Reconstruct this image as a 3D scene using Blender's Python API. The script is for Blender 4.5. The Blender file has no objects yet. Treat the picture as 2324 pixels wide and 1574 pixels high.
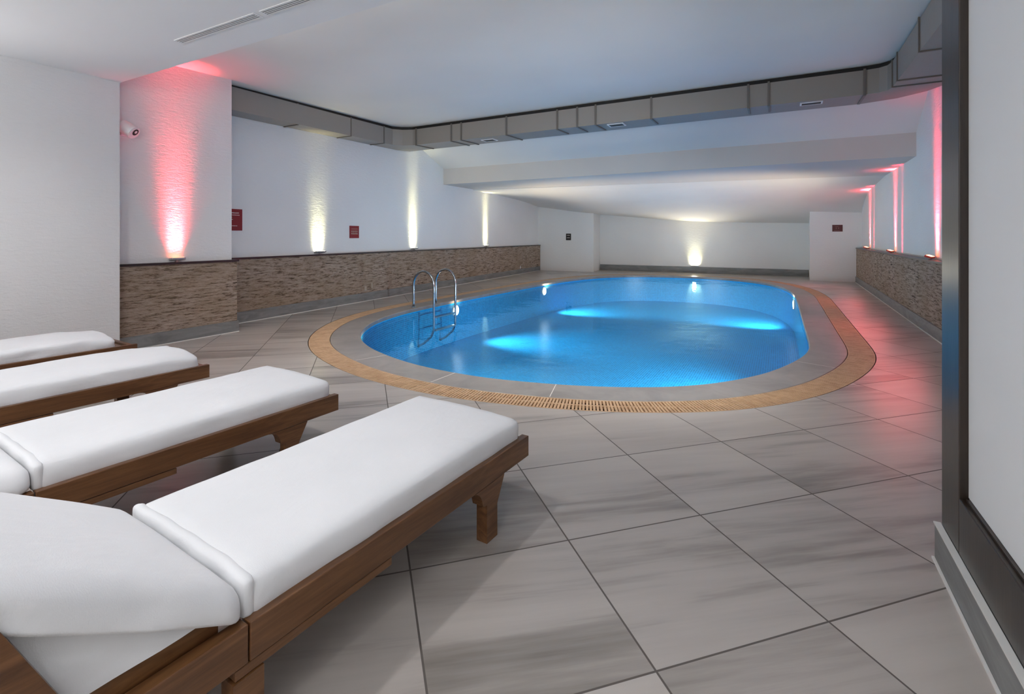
import bpy, bmesh, math, random
import numpy as np
from mathutils import Vector, Matrix, noise

C = bpy.context.scene.collection
R = math.radians
rnd = random.Random(7)

# ------------------------------------------------------------------ materials
def new_mat(name):
    m = bpy.data.materials.new(name); m.use_nodes = True
    nt = m.node_tree
    return m, nt, nt.nodes['Principled BSDF']

def N(nt, kind, **kw):
    n = nt.nodes.new(kind)
    for k, v in kw.items(): setattr(n, k, v)
    return n

def L(nt, a, b): nt.links.new(a, b)

def mth(nt, op, a, b=None, c=None):
    n = N(nt, 'ShaderNodeMath', operation=op)
    for i, x in enumerate((a, b, c)):
        if x is None: continue
        if isinstance(x, (int, float)): n.inputs[i].default_value = x
        else: L(nt, x, n.inputs[i])
    return n.outputs[0]

def ramp(nt, fac, stops):
    r = N(nt, 'ShaderNodeValToRGB')
    els = r.color_ramp.elements
    els[0].position, els[0].color = stops[0][0], (*stops[0][1], 1)
    els[1].position, els[1].color = stops[-1][0], (*stops[-1][1], 1)
    for p, c in stops[1:-1]:
        e = els.new(p); e.color = (*c, 1)
    L(nt, fac, r.inputs[0])
    return r.outputs[0]

def pos_scaled(nt, sc, rot=(0, 0, 0), loc=(0, 0, 0), src='Object'):
    tc = N(nt, 'ShaderNodeTexCoord')
    mp = N(nt, 'ShaderNodeMapping')
    mp.inputs['Scale'].default_value = sc
    mp.inputs['Rotation'].default_value = rot
    mp.inputs['Location'].default_value = loc
    L(nt, tc.outputs[src], mp.inputs[0])
    return mp.outputs[0]

def noise_tex(nt, vec, scale=1, detail=4, rough=.55, dist=0):
    n = N(nt, 'ShaderNodeTexNoise')
    n.inputs['Scale'].default_value = scale
    n.inputs['Detail'].default_value = detail
    n.inputs['Roughness'].default_value = rough
    n.inputs['Distortion'].default_value = dist
    L(nt, vec, n.inputs['Vector'])
    return n.outputs[0]

def bump(nt, h, strength, dist, bsdf):
    b = N(nt, 'ShaderNodeBump')
    b.inputs['Strength'].default_value = strength
    b.inputs['Distance'].default_value = dist
    L(nt, h, b.inputs['Height'])
    L(nt, b.outputs[0], bsdf.inputs['Normal'])
    return b

def mixc(nt, fac, a, b, mode='MIX'):
    n = N(nt, 'ShaderNodeMix', data_type='RGBA', blend_type=mode)
    if isinstance(fac, (int, float)): n.inputs[0].default_value = fac
    else: L(nt, fac, n.inputs[0])
    for i, x in ((6, a), (7, b)):
        if isinstance(x, tuple): n.inputs[i].default_value = (*x, 1)
        else: L(nt, x, n.inputs[i])
    return n.outputs[2]

def simple(name, col, rough=.5, metal=0, spec=.5, emit=None, es=0, coat=0):
    m, nt, b = new_mat(name)
    b.inputs['Base Color'].default_value = (*col, 1)
    b.inputs['Roughness'].default_value = rough
    b.inputs['Metallic'].default_value = metal
    b.inputs['Specular IOR Level'].default_value = spec
    b.inputs['Coat Weight'].default_value = coat
    if emit:
        b.inputs['Emission Color'].default_value = (*emit, 1)
        b.inputs['Emission Strength'].default_value = es
    # faint surface irregularity
    n = noise_tex(nt, pos_scaled(nt, (30, 30, 30)), 1, 3)
    rr = N(nt, 'ShaderNodeMapRange')
    rr.inputs[3].default_value = max(0.02, rough - .05); rr.inputs[4].default_value = min(1, rough + .05)
    L(nt, n, rr.inputs[0]); L(nt, rr.outputs[0], b.inputs['Roughness'])
    return m

def plaster(name, col, strength=.35, dist=.006, sc=(14, 14, 42)):
    m, nt, b = new_mat(name)
    b.inputs['Roughness'].default_value = .75
    b.inputs['Specular IOR Level'].default_value = .25
    big = noise_tex(nt, pos_scaled(nt, (.8, .8, .8)), 1, 2)
    c = ramp(nt, big, [(.3, tuple(x * .95 for x in col)), (.7, col)])
    L(nt, c, b.inputs['Base Color'])
    h1 = noise_tex(nt, pos_scaled(nt, sc), 1, 4, .6, .6)
    h2 = noise_tex(nt, pos_scaled(nt, (90, 90, 90)), 1, 2)
    h = mth(nt, 'ADD', h1, mth(nt, 'MULTIPLY', h2, .25))
    bump(nt, h, strength, dist, b)
    return m

M = {}
M['wall'] = plaster('white_plaster', (.79, .785, .775), .55, .010, (11, 11, 42))
M['ceil'] = plaster('ceiling_paint', (.78, .752, .715), .12, .003, (10, 10, 10))
M['beam'] = plaster('shaded_beam_paint', (.66, .615, .57), .12, .003, (10, 10, 10))  # ceiling paint darkened, so the beam's shade sits in its colour
M['soffit'] = plaster('soffit_paint', (.80, .80, .80), .12, .003, (10, 10, 10))
M['panel'] = plaster('panel_paint', (.76, .78, .79), .12, .003, (5, 5, 5))
M['duct'] = simple('duct_metal', (.29, .263, .236), .5, 0, .4)
M['strap'] = simple('flange_metal', (.17, .152, .135), .45, .2, .4)
M['grille'] = simple('grille_grey', (.06, .055, .05), .5)
M['white_metal'] = simple('white_metal', (.75, .75, .76), .4)
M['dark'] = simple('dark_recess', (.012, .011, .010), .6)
M['chrome'] = simple('chrome', (.36, .39, .43), .15, 1)
M['grey_metal'] = simple('grey_metal', (.42, .42, .42), .35, .8)
M['red_sign'] = simple('sign_red', (.22, .008, .012), .45)
M['black_sign'] = simple('sign_black', (.012, .010, .010), .45)
M['brown_sign'] = simple('sign_brown', (.09, .022, .022), .45)
M['print'] = simple('print_white', (.7, .62, .58), .6)
M['dimprint'] = simple('print_tan', (.35, .22, .18), .6)
M['caulk'] = simple('white_caulk', (.72, .71, .68), .6)
M['ledge'] = simple('ledge_dark', (.022, .013, .011), .35)
M['socket'] = simple('socket_beige', (.42, .36, .30), .5)
M['drainwall'] = simple('channel_dark', (.03, .02, .014), .8)
M['lens_warm'] = simple('lens_warm', (.9, .9, .8), .3, emit=(1, .96, .72), es=14)
M['lens_red'] = simple('lens_red', (.9, .4, .3), .3, emit=(1, .22, .10), es=12)
M['lens_pool'] = simple('lens_pool', (.9, .9, .9), .3, emit=(.75, .92, 1), es=22)
M['lens_down'] = simple('lens_down', (.9, .9, .9), .3, emit=(1, .98, .94), es=6)
M['red_body'] = simple('fixture_red', (.5, .02, .015), .35)

def m_fabric():
    m, nt, b = new_mat('white_cotton')
    b.inputs['Roughness'].default_value = .9
    b.inputs['Specular IOR Level'].default_value = .15
    b.inputs['Sheen Weight'].default_value = .15
    n = noise_tex(nt, pos_scaled(nt, (3, 3, 3)), 1, 3)
    L(nt, ramp(nt, n, [(.3, (.735, .74, .75)), (.7, (.775, .775, .785))]), b.inputs['Base Color'])
    w = noise_tex(nt, pos_scaled(nt, (260, 420, 260)), 1, 3, .7)
    w2 = noise_tex(nt, pos_scaled(nt, (9, 5, 9)), 1, 3, .5, .4)
    bump(nt, mth(nt, 'ADD', mth(nt, 'MULTIPLY', w, .10), w2), .30, .022, b)
    return m
M['fabric'] = m_fabric()

def m_wood(name, dark, mid, light, sc=(26, 2.2, 26), rough=.38, coat=.15):
    m, nt, b = new_mat(name)
    v = pos_scaled(nt, sc)
    n = noise_tex(nt, v, 1, 6, .6, 1.2)
    f = noise_tex(nt, pos_scaled(nt, tuple(x * 5 for x in sc)), 1, 3, .6)
    t = mth(nt, 'ADD', mth(nt, 'MULTIPLY', n, .8), mth(nt, 'MULTIPLY', f, .2))
    L(nt, ramp(nt, t, [(.32, dark), (.5, mid), (.68, light)]), b.inputs['Base Color'])
    b.inputs['Roughness'].default_value = rough
    b.inputs['Coat Weight'].default_value = coat
    b.inputs['Coat Roughness'].default_value = .25
    bump(nt, f, .12, .002, b)
    return m
M['wood'] = m_wood('walnut_stained_wood', (.060, .022, .007), (.118, .049, .017), (.185, .084, .032))
M['frame_wood'] = m_wood('dark_frame_wood', (.014, .008, .005), (.024, .015, .010), (.036, .023, .015), (20, 20, 2), .33, .08)

def m_stone(name, axis):
    # split-face ledger stone: thin irregular horizontal layers
    m, nt, b = new_mat(name)
    v = pos_scaled(nt, (5, 5, 48))
    n1 = noise_tex(nt, v, 1, 5, .6, .5)
    n2 = noise_tex(nt, pos_scaled(nt, (20, 20, 110), loc=(3, 1, 2)), 1, 4, .65, .6)
    n3 = noise_tex(nt, pos_scaled(nt, (1.3, 1.3, 2.2)), 1, 3)
    h = mth(nt, 'ADD', mth(nt, 'MULTIPLY', n1, .7), mth(nt, 'MULTIPLY', n2, .45))
    col = ramp(nt, h, [(.43, (.026, .015, .010)), (.495, (.13, .089, .065)), (.545, (.34, .265, .212)), (.70, (.51, .415, .345))])
    col = mixc(nt, ramp(nt, n3, [(.35, (0, 0, 0)), (.7, (1, 1, 1))]), col, mixc(nt, .5, col, (.30, .21, .13)))
    L(nt, col, b.inputs['Base Color'])
    b.inputs['Roughness'].default_value = .8
    b.inputs['Specular IOR Level'].default_value = .3
    bump(nt, h, .9, .03, b)
    return m
M['stone'] = m_stone('ledger_stone', 'y')

def m_greystone(name, a, bcol, rough=.4, sc=(1.5, 1.5, 8)):
    m, nt, b = new_mat(name)
    n = noise_tex(nt, pos_scaled(nt, sc), 1.6, 6, .6, 1.0)
    L(nt, ramp(nt, n, [(.3, a), (.7, bcol)]), b.inputs['Base Color'])
    b.inputs['Roughness'].default_value = rough
    bump(nt, n, .08, .002, b)
    return m
M['skirt'] = m_greystone('grey_skirting_stone', (.14, .145, .145), (.25, .255, .25), .45)
M['coping'] = m_greystone('coping_stone', (.22, .205, .193), (.32, .30, .283), .32, (2, 2, 2))

def m_floor():
    m, nt, b = new_mat('marble_floor_tiles')
    S = .615; P0 = (-.733, 1.824)
    tc = N(nt, 'ShaderNodeTexCoord')
    sub = N(nt, 'ShaderNodeVectorMath', operation='SUBTRACT'); sub.inputs[1].default_value = (P0[0], P0[1], 0)
    L(nt, tc.outputs['Object'], sub.inputs[0])
    rot = N(nt, 'ShaderNodeVectorRotate', rotation_type='Z_AXIS'); rot.inputs['Angle'].default_value = R(-45)
    L(nt, sub.outputs[0], rot.inputs['Vector'])
    scl = N(nt, 'ShaderNodeVectorMath', operation='SCALE'); scl.inputs['Scale'].default_value = 1 / S
    L(nt, rot.outputs[0], scl.inputs[0])
    sep = N(nt, 'ShaderNodeSeparateXYZ'); L(nt, scl.outputs[0], sep.inputs[0])
    a, bb = sep.outputs[0], sep.outputs[1]
    def edge(x):
        f = mth(nt, 'FRACT', x)
        return mth(nt, 'MINIMUM', f, mth(nt, 'SUBTRACT', 1.0, f))
    e = mth(nt, 'MINIMUM', edge(a), edge(bb))
    grout = mth(nt, 'LESS_THAN', e, .0052)
    fa, fb = mth(nt, 'FLOOR', a), mth(nt, 'FLOOR', bb)
    cmb = N(nt, 'ShaderNodeCombineXYZ'); L(nt, fa, cmb.inputs[0]); L(nt, fb, cmb.inputs[1])
    wn = N(nt, 'ShaderNodeTexWhiteNoise', noise_dimensions='3D'); L(nt, cmb.outputs[0], wn.inputs['Vector'])
    rv = wn.outputs['Value']
    # veins run along the first tile axis, shifted per tile
    vc = N(nt, 'ShaderNodeCombineXYZ')
    L(nt, mth(nt, 'MULTIPLY', a, .30), vc.inputs[0])
    L(nt, mth(nt, 'ADD', mth(nt, 'MULTIPLY', bb, 2.3), mth(nt, 'MULTIPLY', a, .25)), vc.inputs[1])
    L(nt, mth(nt, 'MULTIPLY', rv, 37.0), vc.inputs[2])
    v1 = noise_tex(nt, vc.outputs[0], 1.0, 5, .57, .5)
    vc2 = N(nt, 'ShaderNodeVectorMath', operation='MULTIPLY'); vc2.inputs[1].default_value = (2.2, 4.5, 1)
    L(nt, vc.outputs[0], vc2.inputs[0])
    v2 = noise_tex(nt, vc2.outputs[0], 1.0, 5, .6, .3)
    t = mth(nt, 'ADD', mth(nt, 'MULTIPLY', v1, .75), mth(nt, 'MULTIPLY', v2, .25))
    t = mth(nt, 'ADD', t, mth(nt, 'MULTIPLY', mth(nt, 'SUBTRACT', rv, .5), .13))
    col = ramp(nt, t, [(.29, (.17, .148, .131)), (.39, (.29, .258, .233)), (.46, (.395, .356, .325)), (.60, (.455, .414, .378)), (.75, (.50, .458, .42))])
    col = mixc(nt, grout, col, (.10, .085, .075))
    L(nt, col, b.inputs['Base Color'])
    rr = mth(nt, 'ADD', .28, mth(nt, 'MULTIPLY', grout, .4))
    L(nt, rr, b.inputs['Roughness'])
    b.inputs['Specular IOR Level'].default_value = .5
    n = noise_tex(nt, pos_scaled(nt, (40, 40, 40)), 1, 2)
    hh = mth(nt, 'SUBTRACT', mth(nt, 'MULTIPLY', n, .05), grout)
    bump(nt, hh, .15, .002, b)
    return m
M['floor'] = m_floor()

def m_mosaic():
    m, nt, b = new_mat('blue_pool_mosaic')
    uv = N(nt, 'ShaderNodeUVMap')
    s = N(nt, 'ShaderNodeVectorMath', operation='SCALE'); s.inputs['Scale'].default_value = 1 / .032
    L(nt, uv.outputs[0], s.inputs[0])
    sep = N(nt, 'ShaderNodeSeparateXYZ'); L(nt, s.outputs[0], sep.inputs[0])
    def edge(x):
        f = mth(nt, 'FRACT', x)
        return mth(nt, 'MINIMUM', f, mth(nt, 'SUBTRACT', 1.0, f))
    g = mth(nt, 'LESS_THAN', mth(nt, 'MINIMUM', edge(sep.outputs[0]), edge(sep.outputs[1])), .15)
    fl = N(nt, 'ShaderNodeVectorMath', operation='FLOOR'); L(nt, s.outputs[0], fl.inputs[0])
    wn = N(nt, 'ShaderNodeTexWhiteNoise', noise_dimensions='3D'); L(nt, fl.outputs[0], wn.inputs['Vector'])
    col = ramp(nt, wn.outputs['Value'], [(0, (.0, .14, .42)), (.5, (.0, .22, .55)), (1, (.003, .34, .72))])
    col = mixc(nt, g, col, (.03, .50, .88))
    L(nt, col, b.inputs['Base Color'])
    b.inputs['Roughness'].default_value = .35
    return m
M['mosaic'] = m_mosaic()

def m_water():
    m, nt, b = new_mat('pool_water')
    out = nt.nodes['Material Output']
    nt.nodes.remove(b)
    tr = N(nt, 'ShaderNodeBsdfTransparent'); tr.inputs[0].default_value = (.88, .96, 1, 1)
    gl = N(nt, 'ShaderNodeBsdfGlossy'); gl.inputs['Roughness'].default_value = .03
    gl.inputs['Color'].default_value = (.36, .70, .93, 1)
    fr = N(nt, 'ShaderNodeFresnel'); fr.inputs['IOR'].default_value = 1.33
    mx = N(nt, 'ShaderNodeMixShader')
    n1 = noise_tex(nt, pos_scaled(nt, (2.2, 2.2, 2.2)), 1, 2, .5)
    n2 = noise_tex(nt, pos_scaled(nt, (14, 14, 14)), 1, 2, .5)
    h = mth(nt, 'ADD', n1, mth(nt, 'MULTIPLY', n2, .16))
    bp = N(nt, 'ShaderNodeBump'); bp.inputs['Strength'].default_value = .5; bp.inputs['Distance'].default_value = .012
    L(nt, h, bp.inputs['Height'])
    L(nt, bp.outputs[0], gl.inputs['Normal']); L(nt, bp.outputs[0], fr.inputs['Normal'])
    geo = N(nt, 'ShaderNodeNewGeometry')
    L(nt, mth(nt, 'MULTIPLY', fr.outputs[0], 1.0), mx.inputs[0]); L(nt, tr.outputs[0], mx.inputs[1]); L(nt, gl.outputs[0], mx.inputs[2])
    L(nt, mx.outputs[0], out.inputs[0])
    return m
M['water'] = m_water()

def m_grate():
    m, nt, b = new_mat('tan_grate_plastic')
    n = noise_tex(nt, pos_scaled(nt, (9, 9, 9)), 1, 4, .7)
    L(nt, ramp(nt, n, [(.3, (.42, .255, .140)), (.7, (.62, .42, .255))]), b.inputs['Base Color'])
    b.inputs['Roughness'].default_value = .5
    return m
M['grate'] = m_grate()

# ------------------------------------------------------------------ helpers
def tag(o, label=None, cat=None, group=None, kind=None):
    if label: o['label'] = label
    if cat: o['category'] = cat
    if group: o['group'] = group
    if kind: o['kind'] = kind
    return o

def finish(name, bm, mat, parent=None, smooth=False, recalc=True):
    if recalc: bmesh.ops.recalc_face_normals(bm, faces=bm.faces[:])
    me = bpy.data.meshes.new(name)
    bm.to_mesh(me); bm.free()
    if smooth:
        for p in me.polygons: p.use_smooth = True
    me.materials.append(M[mat] if isinstance(mat, str) else mat)
    o = bpy.data.objects.new(name, me); C.objects.link(o)
    if parent: o.parent = parent
    return o

def empty(name, loc=(0, 0, 0), rz=0):
    o = bpy.data.objects.new(name, None); C.objects.link(o)
    o.location = loc; o.rotation_euler = (0, 0, rz)
    o.empty_display_size = .1
    return o

def struct(name, bm, mat, label, parent=None, smooth=False, recalc=True):
    o = finish(name, bm, mat, parent, smooth, recalc)
    if not parent: tag(o, label, 'wall' if 'wall' in name else name.split('_')[0], kind='structure')
    return o

def add_box(bm, x0, y0, z0, x1, y1, z1, bev=0, mtx=None, seg=2):
    r = bmesh.ops.create_cube(bm, size=1)
    vs = r['verts']
    for v in vs:
        v.co = Vector(((x0 + x1) / 2 + v.co.x * (x1 - x0), (y0 + y1) / 2 + v.co.y * (y1 - y0), (z0 + z1) / 2 + v.co.z * (z1 - z0)))
    if bev:
        es = list({e for v in vs for e in v.link_edges})
        rr = bmesh.ops.bevel(bm, geom=es, offset=bev, segments=seg, affect='EDGES', profile=.5)
        vs = list({v for f in rr['faces'] for v in f.verts} | {v for v in vs if v.is_valid})
    if mtx is not None:
        for v in vs: v.co = mtx @ v.co
    return vs

def add_prism(bm, poly, axis_vec, close=True):
    """poly: list of 3D points; extruded along axis_vec."""
    ax = Vector(axis_vec)
    a = [bm.verts.new(Vector(p)) for p in poly]
    b = [bm.verts.new(Vector(p) + ax) for p in poly]
    n = len(poly)
    bm.faces.new(a); bm.faces.new(b[::-1])
    for i in range(n):
        bm.faces.new((a[i], a[(i + 1) % n], b[(i + 1) % n], b[i]))
    return a + b

def add_tube(bm, pts, r, n=12, caps=True):
    pts = [Vector(p) for p in pts]
    rings = []
    up = None
    for i, p in enumerate(pts):
        t = (pts[min(i + 1, len(pts) - 1)] - pts[max(i - 1, 0)]).normalized()
        if up is None:
            up = t.orthogonal().normalized()
        else:
            up = (up - t * up.dot(t)).normalized()
        w = t.cross(up)
        rings.append([bm.verts.new(p + r * (math.cos(2 * math.pi * k / n) * up + math.sin(2 * math.pi * k / n) * w)) for k in range(n)])
    for a, b in zip(rings, rings[1:]):
        for k in range(n):
            bm.faces.new((a[k], a[(k + 1) % n], b[(k + 1) % n], b[k]))
    if caps:
        bm.faces.new(rings[0][::-1]); bm.faces.new(rings[-1])

def add_quad(bm, *pts):
    return bm.faces.new([bm.verts.new(Vector(p)) for p in pts])

def light(name, kind, loc, energy, col=(1, 1, 1), target=None, direction=None, **kw):
    d = bpy.data.lights.new(name, kind); d.energy = energy; d.color = col
    for k, v in kw.items(): setattr(d, k, v)
    o = bpy.data.objects.new(name, d); C.objects.link(o); o.location = loc
    if target is not None: direction = Vector(target) - Vector(loc)
    if direction is not None:
        o.rotation_euler = Vector(direction).to_track_quat('-Z', 'Y').to_euler()
    return o

# ------------------------------------------------------------------ pool outline
PTS = [(-5.40, 9), (-5.40, 7.2), (-5.33, 6.15), (-5.10, 5.32), (-4.75, 4.72), (-4.40, 4.33), (-4.0, 4.04), (-3.6, 3.85), (-3.17, 3.70),
       (-2.74, 3.62), (-2.25, 3.60), (-1.84, 3.66), (-1.35, 3.79), (-.85, 4.03), (-.52, 4.30), (-.285, 4.6), (-.08, 4.95), (.12, 5.46),
       (.24, 5.9), (.295, 6.35), (.30, 7.5), (.30, 9), (.30, 10.5), (.28, 11.8), (.12, 13.1), (-.27, 14.3), (-.94, 15.15), (-2.05, 15.62),
       (-3.4, 15.5), (-4.4, 14.85), (-4.97, 13.7), (-5.28, 11.9)]
def catmull_closed(P, n):
    P = np.array(P); out = []
    m = len(P)
    for i in range(m):
        p0, p1, p2, p3 = P[i - 1], P[i], P[(i + 1) % m], P[(i + 2) % m]
        for k in range(24):
            t = k / 24
            out.append(.5 * (2 * p1 + (-p0 + p2) * t + (2 * p0 - 5 * p1 + 4 * p2 - p3) * t * t + (-p0 + 3 * p1 - 3 * p2 + p3) * t ** 3))
    out = np.array(out)
    d = np.r_[0, np.cumsum(np.linalg.norm(np.diff(np.vstack([out, out[:1]]), axis=0), axis=1))]
    s = np.linspace(0, d[-1], n, endpoint=False)
    o2 = np.vstack([out, out[:1]])
    return np.c_[np.interp(s, d, o2[:, 0]), np.interp(s, d, o2[:, 1])]
NP = 360
POOL = catmull_closed(PTS, NP)
for _ in range(6):
    POOL = (np.roll(POOL, 1, 0) + 2 * POOL + np.roll(POOL, -1, 0)) / 4
tan = np.roll(POOL, -1, 0) - np.roll(POOL, 1, 0)
tan /= np.linalg.norm(tan, axis=1)[:, None]
NOR = np.c_[tan[:, 1], -tan[:, 0]]
if np.mean(np.sum(NOR * (POOL - POOL.mean(0)), axis=1)) < 0: NOR = -NOR
def off(d): return POOL + NOR * d
O_COP, O_GR = .345, .58
WATER_Z = -.07
DEPTH = -.78

# ------------------------------------------------------------------ floor with opening
bm = bmesh.new()
outer = [bm.verts.new((x, y, 0)) for x, y in ((-8.5, -4), (3, -4), (3, 18.2), (-8.5, 18.2))]
hole = [bm.verts.new((x, y, 0)) for x, y in off(O_GR + .006)]
es = [bm.edges.new((outer[i], outer[(i + 1) % 4])) for i in range(4)] + [bm.edges.new((hole[i], hole[(i + 1) % NP])) for i in range(NP)]
bmesh.ops.triangle_fill(bm, edges=es, use_beauty=True, normal=(0, 0, 1))
low = [bm.verts.new((v.co.x, v.co.y, -.14)) for v in hole]
for i in range(NP): bm.faces.new((hole[i], hole[(i + 1) % NP], low[(i + 1) % NP], low[i]))
for f in bm.faces:
    if abs(f.normal.z) > .5 and f.normal.z < 0: f.normal_flip()
struct('floor', bm, 'floor', 'grey veined marble tile floor laid diagonally around the pool', recalc=False)

def ring_strip(bm, A, za, B, zb, uvfun=None):
    a = [bm.verts.new((p[0], p[1], za)) for p in A]; b = [bm.verts.new((p[0], p[1], zb)) for p in B]
    for i in range(NP):
        j = (i + 1) % NP
        bm.faces.new((a[i], a[j], b[j], b[i]))
    return a, b

# overflow channel under the grate
bm = bmesh.new()
ring_strip(bm, off(O_COP + .004), -.02, off(O_COP + .004), -.13)
ring_strip(bm, off(O_COP + .004), -.13, off(O_GR + .004), -.13)
ring_strip(bm, off(O_GR + .004), -.13, off(O_GR + .004), -.001)
struct('trim_1', bm, 'drainwall', 'dark overflow channel under the tan pool grate')

# coping slab
bm = bmesh.new()
prof = [(0.0, -.055), (0.0, -.012), (.004, -.004), (.012, 0.0), (O_COP - .004, 0.0), (O_COP, -.003), (O_COP, -.06)]
rings = [[bm.verts.new((p[0], p[1], z)) for p in off(d)] for d, z in prof]
for a, b in zip(rings, rings[1:] + rings[:1]):
    for i in range(NP):
        j = (i + 1) % NP
        bm.faces.new((a[i], a[j], b[j], b[i]))
coping = finish('pool_coping', bm, 'coping')
tag(coping, 'smooth grey stone coping ringing the blue pool', 'pool coping', kind='structure')
cum = np.r_[0, np.cumsum(np.linalg.norm(np.diff(POOL, axis=0), axis=1))]
PER = cum[-1] + np.linalg.norm(POOL[0] - POOL[-1])
bm = bmesh.new()
def nearest(p): return int(np.argmin(np.sum((POOL - np.array(p)) ** 2, 1)))
for p in ((-2.55, 3.61), (-1.63, 3.72), (.12, 5.46), (.30, 8.2), (.28, 11.8), (-3.5, 3.8)):
    i = nearest(p); a, n, t = POOL[i], NOR[i], tan[i]
    q = [a + n * .013 - t * .003, a + n * .013 + t * .003, a + n * (O_COP - .006) + t * .003, a + n * (O_COP - .006) - t * .003]
    add_prism(bm, [(x, y, .0003) for x, y in q], (0, 0, .0009))
finish('joint', bm, 'caulk', coping)

# pool shell with UVs in metres
bm = bmesh.new(); uvl = bm.loops.layers.uv.new('UVMap')
top = [bm.verts.new((x, y, -.05)) for x, y in off(.004)]
bot = [bm.verts.new((x, y, DEPTH)) for x, y in POOL]
for i in range(NP):
    j = (i + 1) % NP
    f = bm.faces.new((top[i], bot[i], bot[j], top[j]))
    s0, s1 = cum[i], (cum[j] if j else PER)
    for l, (u, v) in zip(f.loops, ((s0, -.05), (s0, DEPTH), (s1, DEPTH), (s1, -.05))): l[uvl].uv = (u, v)
f = bm.faces.new(bot)
for l in f.loops: l[uvl].uv = (l.vert.co.x, l.vert.co.y)
bmesh.ops.recalc_face_normals(bm, faces=bm.faces[:])
bmesh.ops.reverse_faces(bm, faces=bm.faces[:])
pool = finish('pool_basin', bm, 'mosaic', recalc=False)
tag(pool, 'oval swimming pool basin lined with small blue mosaic tiles', 'pool', kind='structure')

bm = bmesh.new()
bm.faces.new([bm.verts.new((x, y, WATER_Z)) for x, y in off(.002)])
bmesh.ops.recalc_face_normals(bm, faces=bm.faces[:])
for f in bm.faces:
    if f.normal.z < 0: f.normal_flip()
w = finish('pool_water', bm, 'water', recalc=False)
tag(w, 'clear blue water filling the oval pool', 'water', kind='stuff')

# overflow grate: slats across a curved channel, with centre rib and side rails
bm = bmesh.new()
n_sl = int((PER + 2 * math.pi * .45) / .0245)
mid = off(O_COP + .115)
cm = np.r_[0, np.cumsum(np.linalg.norm(np.diff(np.vstack([mid, mid[:1]]), axis=0), axis=1))]
idx = np.interp(np.linspace(0, cm[-1], n_sl, endpoint=False), cm, np.arange(NP + 1))
for q in idx:
    i = int(q) % NP; j = (i + 1) % NP; t = q - int(q)
    p = POOL[i] * (1 - t) + POOL[j] * t; n = NOR[i] * (1 - t) + NOR[j] * t; n /= np.linalg.norm(n)
    tt = np.array((-n[1], n[0]))
    jit = rnd.uniform(-.0015, .0015)
    a0, a1 = O_COP + .012, O_GR - .006
    hw = .0079
    c = [p + n * a0 + tt * (hw + jit), p + n * a0 - tt * (hw - jit), p + n * a1 - tt * (hw - jit), p + n * a1 + tt * (hw + jit)]
    add_prism(bm, [(x, y, -.022) for x, y in c], (0, 0, .022 + rnd.uniform(-.0015, .0)))
def rail_ring(bm, d0, d1, z0, z1):
    r4 = [off(d0), off(d1)]
    A = [bm.verts.new((x, y, z1)) for x, y in r4[0]]; B = [bm.verts.new((x, y, z1)) for x, y in r4[1]]
    Cc = [bm.verts.new((x, y, z0)) for x, y in r4[1]]; D = [bm.verts.new((x, y, z0)) for x, y in r4[0]]
    for i in range(NP):
        j = (i + 1) % NP
        for P, Q in ((A, B), (B, Cc), (Cc, D), (D, A)): bm.faces.new((P[i], P[j], Q[j], Q[i]))
rail_ring(bm, O_COP + .105, O_COP + .125, -.024, -.003)
rail_ring(bm, O_COP + .006, O_COP + .016, -.024, -.001)
rail_ring(bm, O_GR - .012, O_GR - .002, -.024, -.001)
g = finish('overflow_grate', bm, 'grate')
tag(g, 'tan slatted overflow grate curving all around the pool', 'pool grate')

# ------------------------------------------------------------------ walls
WL0, WL1 = Vector((-6.59, 4.155)), Vector((-7.52, 16.04))       # face of the stone dado, long left wall
kL = (WL1.x - WL0.x) / (WL1.y - WL0.y)
def xl(y): return WL0.x + (y - WL0.y) * kL
def xr(y): return 1.63 + (y - 7.3) * .02                         # face of the stone dado, right wall
DADO = .885; CAP = .910; SK = .155

def slab(name, pts2d, z0, z1, mat, label, parent=None):
    bm = bmesh.new()
    add_prism(bm, [(x, y, z0) for x, y in pts2d], (0, 0, z1 - z0))
    return struct(name, bm, mat, label, parent)

# near left wall stub, beside the loungers
slab('wall_left', [(-7.6, -4), (-5.95, -4), (-5.95, 2.54), (-7.6, 2.54)], 0, 2.9, 'wall', 'plain white near left wall behind the loungers')
# projecting pier lit in red
slab('wall_pier', [(-7.6, 2.545), (-6.13, 2.545), (-6.13, 3.83), (-7.6, 3.83)], 0, 3.4, 'wall', 'white projecting pier washed with red light')
slab('trim_2', [(-6.128, 2.545), (-6.05, 2.545), (-6.05, 3.85), (-6.128, 3.85)], 0, DADO, 'stone', 'brown split stone cladding on the projecting pier')
slab('trim_3', [(-6.128, 2.545), (-6.036, 2.545), (-6.036, 3.87), (-6.128, 3.87)], DADO + .001, CAP, 'ledge', 'dark ledge capping the stone of the projecting pier')
b1 = slab('baseboard_pier', [(-6.048, 2.545), (-6.030, 2.545), (-6.030, 3.862), (-6.048, 3.862)], 0, .14, 'skirt', 'grey stone skirting on the projecting pier')
bm = bmesh.new(); add_box(bm, -6.029, 2.545, .0, -6.021, 3.862, .008); finish('caulk_line', bm, 'caulk', b1)
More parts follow.
